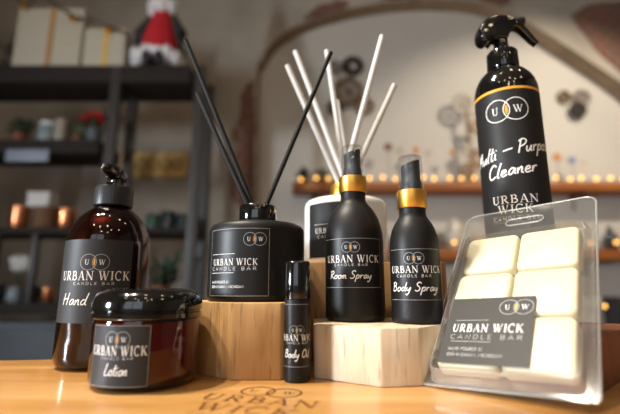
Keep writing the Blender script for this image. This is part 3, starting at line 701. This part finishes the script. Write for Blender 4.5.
# ---- amber lotion jar
lj = thing('lotion_jar', 'short round amber jar of lotion with domed glossy black lid', 'jar', loc(-119, 314.5))
b = MB(); b.lathe(mm([(0,.8),(26,.8),(30,0),(34,1.6),(36.2,5),(36.6,9),(36.6,43),(36,45),(33,46.2),(0,46.2)]), 72); b.build('jar_body', 'amber_wall', lj)
b = MB(); b.lathe(mm([(0,3.4),(31,3.4),(33.6,7),(34.2,10),(34.2,43.2),(33,44.4),(0,44.4)]), 64); b.build('lotion', 'lotion', lj)
b = MB(); b.lathe(mm([(0,45.6),(37.4,45.6),(38.1,46.4),(38.1,49.2),(37.2,50),(37.2,50.6),(38.2,51.4),(38.2,55.5),(37,60),(34,63.4),(29,65.4),(22,66.2),(0,66.4)]), 72); b.build('lid', 'gloss', lj)
pr = Print().logo(-5.5, 33.6, 4.9).text('URBAN WICK', 'serif', -6, 23.6, 6, 40).text('CANDLE BAR', 'sans', -5.4, 21.2, 1.5, 22, sp=.4).text('Lotion', 'script', -5.2, 11.6, 7.4, 16).rect(-27, 15.2, 4.8, 42.2, .3)
cyl_label(lj, 36.6, -43, 24.6, 4.4, 42.6, pr, 'label_soft')
# ---- black reed diffuser
RD = 42
bd = thing('reed_diffuser', 'squat matte black reed diffuser jar holding black reeds', 'reed diffuser', loc(-47.3, 370, 55.5))
b = MB(); b.lathe(mm([(0,0),(38.5,0),(40.8,.8),(41.8,3),(42,6),(42,58.5),(41.5,61.8),(39.6,64.4),(36,66),(17,66.6),(12.5,66),(12.5,40),(0,40)]), 72); b.build('jar_body', 'matte', bd)
b = MB(); b.lathe(mm([(12.6,65.8),(16.6,65.6),(16.9,66.2),(16.9,82.6),(16.2,83.6),(13.2,83.6),(12.6,83)]), 56, closed=True); b.build('collar', 'gloss', bd)
z_ = -55.5
pr = Print().logo(3.4, 104.8+z_, 5.2).text('URBAN WICK', 'serif', -15, 84.2+z_, 5.2, 42).text('CANDLE BAR', 'sans', -15.8, 80.2+z_, 2.6, 42, sp=.4).rect(-40.5, 15, 60.3+z_, 113.4+z_, .35)
pr.stroke([(-38,93.2+z_),(-13,93.2+z_)], .35).stroke([(-37.5,78.2+z_),(-13,78.2+z_)], .35).text('HAND POURED IN', 'sans', -27, 70+z_, 2, 19, w=.14).text('BIRMINGHAM, MICHIGAN', 'sans', -20.5, 66.4+z_, 2, 32, w=.14)
cyl_label(bd, RD, -55.5, 20.7, 59.8+z_, 111.3+z_, pr, 'label_gloss')
def reed(label, p0, p1, r, m, group):
    o = MB(); p0, p1 = Vector(p0), Vector(p1); d = p1-p0
    o.tube([(0,0,0), d*.5/1000, d/1000], r/1000, 16)
    return tag(o.build('diffuser_reed', m, None, (p0.x/1000, p0.y/1000, T+p0.z/1000)), label, 'reed', group)
def ext(a, b, z):                   # extend the line a-b to height z
    k = (z-a[2])/(b[2]-a[2]); return tuple(a[i]+(b[i]-a[i])*k for i in range(3))
for lb, top, nk in (
    ('longest black reed leaning far left out of the black diffuser', (-120.6,362,302.2), (-52.2,366,140.8)),
    ('grey lit black reed just below the longest one, leaning left', (-111.5,382,254.6), (-57.5,374,140.8)),
    ('short black reed between the two others leaning left', (-109,371,251), (-56.5,364,140.8)),
    ('lone black reed leaning right out of the black diffuser', (20.7,372,295.7), (-39.8,369,140.8))):
    bt = ext(top, nk, 99); reed(lb, bt, top, 2.3, 'black_reed', 'black reeds in the black diffuser')
# ---- white reed diffuser
RW, wx, wy = 44.5, 38.5, 445
wd = thing('reed_diffuser', 'white ceramic reed diffuser with gold collar behind the spray bottles', 'reed diffuser', loc(wx, wy, 91))
b = MB(); b.lathe(mm([(0,0),(40,0),(43,1),(44.2,4),(44.5,8),(44.5,60),(43.8,64),(41.5,67),(38,68.4),(16,69),(12,69),(12,40),(0,40)]), 72); b.build('jar_body', 'ceramic', wd)
b = MB(); b.lathe(mm([(12.2,68.8),(15.8,68.8),(16,69.4),(16,86),(15.4,86.8),(12.8,86.8),(12.2,86)]), 56, closed=True); b.build('collar', 'gold', wd)
pr = Print().text('URBAN WICK', 'serif', -14, 29, 5.4, 46).text('CANDLE BAR', 'sans', -14, 24.5, 2.4, 40, sp=.4).logo(4, 49, 5).stroke([(-38,38),(-12,38)], .35)
cyl_label(wd, RW, -61, 22, 5, 60, pr, 'label')
KS = 445/430
def w3(px, py, y): v = at(px, py, wy/1000); return (v.x*1000, y, (v.z-T)*1000)
for lb, top, nk, y0, y1 in (
    ('leftmost white reed, short and leaning left out of the white diffuser', (288,72), (337,181), 440, 430),
    ('long white reed second from the left, leaning left', (295,46), (339.6,164), 449, 456),
    ('white reed crossing behind the tip of the lone black reed', (327,50), (341,150), 444, 446),
    ('short white reed standing nearly upright in the middle of the white bundle', (338,94), (345.5,145), 452, 462),
    ('longest white reed leaning right out of the white diffuser', (381.7,38.7), (353,145), 443, 440),
    ('rightmost white reed, short and leaning right', (395.8,82), (366,147.6), 450, 452)):
    t3 = w3(*top, y1); n3 = w3(*nk, y0); bt = ext(t3, n3, 140); reed(lb, (bt[0], y0, bt[2]), t3, 3.2, 'white_reed', 'white reeds in the white diffuser')
# ---- roll-on body oil
bo = thing('oil_bottle', 'slim black roll-on bottle of body oil standing between the wooden blocks', 'bottle', loc(-9.6, 320))
b = MB(); b.lathe(mm(rnd(9.6, 0, 58.5, 1.6, 1)), 48); b.build('bottle_body', 'matte', bo)
b = MB(); b.lathe(mm([(0,58.5),(9.9,58.5),(10,59),(9.9,84.6),(9.2,86),(8.2,86.5),(0,86.5)]), 48); b.build('cap', 'gloss', bo)
pr = Print().logo(.1, 36.4, 3.1).text('URBAN WICK', 'serif', .2, 28.9, 4.3, 33).text('CANDLE BAR', 'sans', .3, 26.8, 1.4, 17, sp=.4).text('Body Oil', 'script', .2, 17.4, 5.6, 20).stroke([(-16,54.6),(16,54.6)], .25, 2).stroke([(-16,11.2),(16,11.2)], .25, 2)
cyl_label(bo, 9.6, -100, 100, 11, 55, pr, 'label_gloss')
# ---- sprays
def spray(label, x, y, R, prof, ncol, zc0, zc1, rc, ztop, rcap, pr, a0, a1, z0, z1):
    o = thing('spray_bottle', label, 'spray bottle', loc(x, y, 39))
    b = MB(); b.lathe(mm(prof), 64); b.build('bottle_body', 'matte', o)
    b = MB(); b.lathe(mm([(0,zc0),(rc-.3,zc0),(rc,zc0+.4),(rc,zc1-.5),(rc-.5,zc1),(0,zc1)]), 56); b.build('collar', 'gold', o)
    b = MB(); hh = ztop-zc1
    b.lathe(mm([(0,zc1),(rcap-1.4,zc1),(rcap-1.4,zc1+hh*.26),(rcap-2.3,zc1+hh*.3),(rcap-2.3,zc1+hh*.8),(0,zc1+hh*.8)]), 40)
    for v in b.bm.verts:
        if v.co.z > (zc1+hh*.79)/1000: v.co.z += v.co.x*.35
    b.build('pump', 'pump', o)
    b = MB(); b.lathe(mm([(rcap-.9,zc1),(rcap,zc1),(rcap,ztop-1.6),(rcap-.6,ztop-.5),(rcap-1.8,ztop),(0,ztop),(0,ztop-.9),(rcap-2,ztop-.9),(rcap-.9,ztop-2)]), 48); b.build('clear_cap', 'clear', o)
    cyl_label(o, R, a0, a1, z0, z1, pr, 'label_gloss')
    return o
p1 = [(0,0),(21.5,0),(24.2,.8),(25.4,3),(25.6,6),(25.6,68),(25.35,73),(24.7,78),(23.5,83),(21.9,88),(19.7,92.6),(17,96.8),(14,100.2),(12,102.8),(11.3,106),(11.3,111.6),(0,111.6)]
pr = Print().logo(-5.6, 60.7, 4.3).text('URBAN WICK', 'serif', -5.2, 48.2, 6, 50).text('CANDLE BAR', 'sans', -6.1, 45.2, 2, 29, sp=.4).text('Room Spray', 'script', -7, 35, 6.4, 37)
pr.stroke([(-33,68),(22.2,68)], .3, 2).stroke([(-33,27.8),(22.2,27.8)], .3, 2).stroke([(22.2,68),(22.2,27.8)], .3, 2)
spray('taller black glass spray bottle of room spray with gold collar', 39.1, 367, 25.6, p1, 0, 111.6, 126.4, 12.6, 156.6, 9.9, pr, -75, 50, 27.5, 68.3)
p2 = [(0,0),(17,0),(19.2,.7),(20,2.6),(20.05,5),(20.05,58),(19.8,63),(19,69),(17.7,74.4),(15.7,79),(13.3,82.8),(11.5,85.6),(11,88),(11,92.6),(0,92.6)]
pr = Print().logo(-5.6, 50.2, 4.5).text('URBAN WICK', 'serif', -4, 39, 5.4, 46).text('CANDLE BAR', 'sans', -6.4, 35.6, 2.1, 28, sp=.4).text('Body Spray', 'script', -6.2, 25, 6.8, 39)
pr.stroke([(-28,57.4),(21,57.4)], .3, 2).stroke([(-28,18.4),(21,18.4)], .3, 2)
spray('shorter black glass spray bottle of body spray with gold collar', 86.2, 342.5, 20.05, p2, 0, 92.6, 108, 12.3, 138.6, 10.3, pr, -88, 62, 18.2, 57.7)
# ---- cleaner
cx_, cy_ = 206.5, 405; RC = 30.85
cl = thing('cleaner_bottle', 'tall black trigger spray bottle of multi-purpose cleaner at the right', 'spray bottle', loc(cx_, cy_, 35))
zs = lambda z: 66+(z-66)*(405/415)-35            # heights measured for a bottle slightly further away
b = MB(); b.lathe(mm([(0,0),(28,0),(30,1),(30.8,4),(RC,8),(RC,zs(271)),(30.2,zs(276)),(28.6,zs(282)),(25.4,zs(288.5)),(21,zs(294)),(16,zs(298)),(12.5,zs(300)),(0,zs(300))]), 72); b.build('bottle_body', 'gloss', cl)
zc = zs(300)
b = MB(); b.lathe(mm([(0,zc-.3),(15,zc-.3),(15.3,zc+.5),(14.8,zc+19),(13.4,zc+21),(8.4,zc+21.4),(7.4,zc+23),(7.2,zc+36),(0,zc+36)]), 48)
for k in range(30):
    a = 2*PI*k/30; b.tube([(.0152*math.sin(a),-.0152*math.cos(a),(zc+1)/1000),(.0148*math.sin(a),-.0148*math.cos(a),(zc+19)/1000)], .0006, 6)
b.build('cap_collar', 'gloss', cl)
zh = zc+26
hd_ = [(-7.5,8),(-9,13),(-12,8),(-16,3.5),(-21,3.5),(-24.8,8),(-25.6,16),(-22.5,25),(-15.5,32),(-5,35.8),(5,35.6),(13,32.8),(17,29.4),(14,24),(8.5,21.5),(6.5,16),(6.5,8)]
b = MB(); b.slab([(x/1000, (z+zh)/1000) for x, z in hd_], -.0095, .0095, .0034, 3, True); b.build('trigger_head', 'gloss', cl)
b = MB(); b.tube([(.010,0,(zh+31)/1000),(.019,0,(zh+32)/1000),(.0192,0,(zh+32)/1000),(.027,0,(zh+32.8)/1000)], [.0042,.0042,.0052,.005], 20); b.build('nozzle', 'satin', cl)
b = MB(); L_ = smooth([(5,25),(14,27),(22,23.5),(29,15.5),(34,9),(38.5,4.5)], 3); n_ = len(L_)
b.tube([(x/1000, 0, (z+zh)/1000) for x, z in L_], [(.0052-.0022*i/(n_-1)) for i in range(n_)], 16, flat=1.5)
b.build('trigger_lever', 'gloss', cl)
zl0, zl1 = zs(90), zs(266)
pr = Print()
pr.stroke([(math.radians(-118)*RC, zl1-1.3), (math.radians(62)*RC, zl1-1.3)], 2.6, 3)
pr.logo(-15.3, zs(242), 11.4, 1)
pr.text('Multi - Purpose', 'script', -11.5, zs(195), 13.4, 88, w=1.35, slope=.15).text('Cleaner', 'script', -16, zs(174.5), 13.6, 46, w=1.45, slope=.1)
pr.text('URBAN', 'serif', -15.6, zs(146.6), 7.8, 42).text('WICK', 'serif', -16, zs(137), 7.8, 31).text('CANDLE BAR', 'sans', -15.6, zs(130), 3.4, 42, sp=.35).rect(-38, 7, zs(128.2), zs(134.2), .3, 2)
cyl_label(cl, RC, -122, 66, zl0, zl1, pr, 'label')
# ---- wax melt clamshell
hdg, phi, rol = .819, .83, .08
d3 = Vector((math.cos(hdg), -math.sin(hdg), 0)); n3 = Vector((math.sin(hdg), math.cos(hdg), 0)); k3 = Vector((0,0,1))
e2 = n3*math.cos(phi)+k3*math.sin(phi); e3 = -n3*math.sin(phi)+k3*math.cos(phi)
ax = d3*math.cos(rol)+e2*math.sin(rol); bx = -d3*math.sin(rol)+e2*math.cos(rol)
W2, LL = 53.2, 181
zo = W2*abs(ax.z)
def clam_empty(name, label, cat):
    o = thing(name, label, cat, (0, 0, 0))
    m = Matrix((ax, bx, e3)).transposed().to_4x4(); m.translation = Vector((.11434, .26845, T+(zo+.4)/1000)); o.matrix_world = m
    return o
def rrect(x0, x1, y0, y1, r, n=6, rb=None):
    P = []; rt = r
    for sx, sy, a in ((1,0,-90),(1,1,0),(0,1,90),(0,0,180)):
        r = rt if sy or rb is None else rb; cx = x1-r if sx else x0+r; cy = y1-r if sy else y0+r
        P += [(cx+r*math.cos(math.radians(a+90*i/n)), cy+r*math.sin(math.radians(a+90*i/n))) for i in range(n+1)]
    return P
cs = clam_empty('clamshell_pack', 'clear plastic clamshell pack of wax melts leaning back at the right', 'package')
U0 = 2.6; CW = 42.3; CH = 42.5; V0 = 8.0
uL, uR, vB, vT = U0-CW, U0+CW, V0, V0+3*CH
loops = [(rrect(-W2, W2, 0, LL, 9, 6, 3.5), 0), (rrect(-W2, W2, 0, LL, 9, 6, 3.5), .8), (rrect(uL-6.5, uR+6, vB-6, vT+7, 7), .8), (rrect(uL-5.5, uR+5, vB-5, vT+6, 6.5), 2.2),
         (rrect(uL-3.4, uR+3.2, vB-3.2, vT+3.6, 6), 11.0), (rrect(uL-2, uR+2, vB-2, vT+2.2, 5), 12.2)]
b = MB(); V = [[b.bm.verts.new((x/1000, y/1000, w/1000)) for x, y in P] for P, w in loops]
for a, c in zip(V, V[1:]):
    n = len(a)
    for i in range(n): b.face([a[i], a[(i+1) % n], c[(i+1) % n], c[i]])
for f in b.bm.faces: f.material_index = 0 if f.calc_center_median().z < .0012 else 1
b.face(V[-1]); shell = b.build('tray_shell', ['shell', 'shell_edge'], cs)
# rolled rim bead round the outer edge and the hang hole's rim
b = MB(); P = rrect(-W2+.6, W2-.6, .6, LL-.6, 8.6, 6, 3.2); P = P+P[:1]
b.tube([(x/1000, y/1000, .0006) for x, y in P], .0008, 8); b.build('rim_bead', 'shell_edge', cs)
b = MB(); P = [(x+0, y) for x, y in rrect(-15, 15, 158, 166, 3.9)]; P = P+P[:1]
b.tube([(x/1000, y/1000, .0012) for x, y in P], .0007, 8); b.build('hang_hole_rim', 'shell_edge', cs)
# backing lid: the flat sheet at the back
b = MB(); b.prism([(x/1000, y/1000) for x, y in rrect(-W2, W2, 0, LL, 9, 6, 3.5)], -.0005, -.0001); b.build('back_lid', 'shell', cs)
# label
pr = Print(); lu0, lu1, lv0, lv1 = -37, 20.5, 10.5, 65.5
pr.logo(8.8, 56.3, 6.2, 2).text('URBAN WICK', 'serif', -8.5, 35.4, 6.6, 47).text('CANDLE BAR', 'sans', -8.5, 29.6, 3.6, 47, mi=2, sp=.4).stroke([(-31,45.3),(-8,45.3)], .4, 2).stroke([(-31,27.6),(-4,27.6)], .4, 2)
pr.text('HAND POURED IN', 'sans', -20, 20.5, 2.4, 23, mi=2, w=.14).text('BIRMINGHAM, MICHIGAN', 'sans', -13.5, 16, 2.4, 36, mi=2, w=.14)
b = MB(); b.norecalc = True
b.face([b.bm.verts.new((x/1000, y/1000, .01245)) for x, y in ((lu0,lv0),(lu1,lv0),(lu1,lv1),(lu0,lv1))], False)
pr.emit(b, lambda u, v, l: Vector((u/1000, v/1000, .0126)), 6); b.build('label', ['label', 'print', 'dimprint', 'goldprint'], cs)
# wax
wx_ = clam_empty('wax_melt_bar', 'cream wax melt bar of six snap-off cubes inside the clear clamshell pack', 'wax melt')
b = MB(); b.box((uL+2)/1000, (uR-2)/1000, (vB+2)/1000, (vT-2)/1000, .0012, .004, .001); b.build('web', 'wax', wx_)
for i in range(2):
    for j in range(3):
        x0 = uL+i*CW+.8; x1 = x0+CW-1.6; y0 = vB+j*CH+.8; y1 = y0+CH-1.6
        b = MB(); L2 = [(0,1.2,4),(0,8,4.5),(.4,9.6,4.5),(1.2,10.4,4.4),(2.6,10.8,4)]
        V = [[b.bm.verts.new((x/1000, y/1000, w/1000)) for x, y in rrect(x0+k, x1-k, y0+k, y1-k, r)] for k, w, r in L2]
        for a, c in zip(V, V[1:]):
            n = len(a)
            for q in range(n): b.face([a[q], a[(q+1) % n], c[(q+1) % n], c[q]])
        b.face(V[-1]); b.face(V[0][::-1]); b.build('wax_cube', 'wax', wx_)

# ================================================================== LIGHT
def spot(label, p, tgt, power, col, size=.03, cone=60):
    o = thing('spot_lamp', label, 'lamp', p); d = (Vector(tgt)-Vector(p)).normalized()
    b = MB(); b.tube([-d*.12, -d*.02, -d*.012], [.045,.05,.05], 20); b.build('housing', 'black_metal', o)
    b = MB(); b.tube([-d*.08, Vector((0,0,ZC-p[2]))], .008, 8); b.build('drop_rod', 'black_metal', o)
    l = bpy.data.lights.new('spot_bulb', 'SPOT'); l.energy = power; l.color = col; l.shadow_soft_size = size; l.spot_size = math.radians(cone); l.spot_blend = .5
    lo = bpy.data.objects.new('spot_bulb', l); COL.objects.link(lo); lo.location = p; lo.rotation_euler = d.to_track_quat('-Z', 'Y').to_euler()
    return o
spot('black spot lamp on the ceiling, the one nearer the left window', (-1.24,.16,3.0), (0,.35,.85), 230, (1,.9,.76), .03, 60)
spot('black spot lamp on the ceiling, the one nearer the middle of the room', (-.84,.2,3.0), (0,.35,.85), 230, (1,.9,.76), .03, 60)
spot('black spot lamp aimed at the alcove wall', (2.2,1.3,3.0), (1.8,3.1,1.45), 190, (1,.88,.72), .05, 84)
def area(name, p, rot, sx, sy, power, col):
    l = bpy.data.lights.new(name, 'AREA'); l.shape = 'RECTANGLE'; l.size = sx; l.size_y = sy; l.energy = power; l.color = col
    o = bpy.data.objects.new(name, l); COL.objects.link(o); o.location = p; o.rotation_euler = rot
area('daylight_window_left', (X0-.06,-.75,1.3), (0,-PI/2,0), .56, .36, 130, (.84,.92,1))
area('daylight_window_front', (-.8,Y0-.06,1.8), (PI/2,0,0), 2.1, 1.75, 15, (.86,.93,1))
pend = None
for i, (x, y, z) in enumerate([(-1.2,-.9,2.5),(-.6,-1.3,2.6),(.1,-1.0,2.5),(.7,-1.4,2.6),(1.3,-.8,2.5),(-.9,.1,2.75),(-.2,.0,2.8),(.6,.1,2.75),(1.2,.3,2.7),(-.3,-1.9,2.5),(.5,-1.9,2.55)]):
    if pend is None:
        pend = thing('pendant_bulb', 'warm bare pendant bulb hanging from the ceiling', 'lamp', (x, y, z), 0, 'pendant bulbs over the room')
        b = MB(); b.lathe([(0,-.06),(.034,-.05),(.058,-.014),(.058,.014),(.034,.05),(.016,.06),(0,.06)], 20); b.build('bulb', 'lamp', pend)
        b = MB(); b.lathe([(0,.058),(.02,.058),(.02,.1),(0,.1)], 16); b.build('socket', 'black_metal', pend)
        b = MB(); b.tube([(0,0,.08),(0,0,.5)], .003, 6); b.build('cord', 'black_metal', pend)
        o = pend
    else: o = copy_tree(pend)
    o.location = (x, y, z)
w = bpy.data.worlds.new('daylight'); sc.world = w; w.use_nodes = True
w.node_tree.nodes['Background'].inputs['Color'].default_value = (.75, .85, 1, 1); w.node_tree.nodes['Background'].inputs['Strength'].default_value = .6

# ================================================================== CAMERA
cam = bpy.data.cameras.new('camera'); co = bpy.data.objects.new('camera', cam); COL.objects.link(co)
cam.sensor_width = 36; cam.lens = 24; cam.clip_start = .01
co.location = (0, 0, CAMZ); co.rotation_euler = (PI/2+TH, 0, 0)
cam.dof.use_dof = True; cam.dof.focus_distance = .34; cam.dof.aperture_fstop = 24/7.2
sc.camera = co
vs = sc.view_settings
vs.view_transform = 'Standard'; vs.look = 'None'; vs.exposure = 0; vs.gamma = 1; vs.use_curve_mapping = False
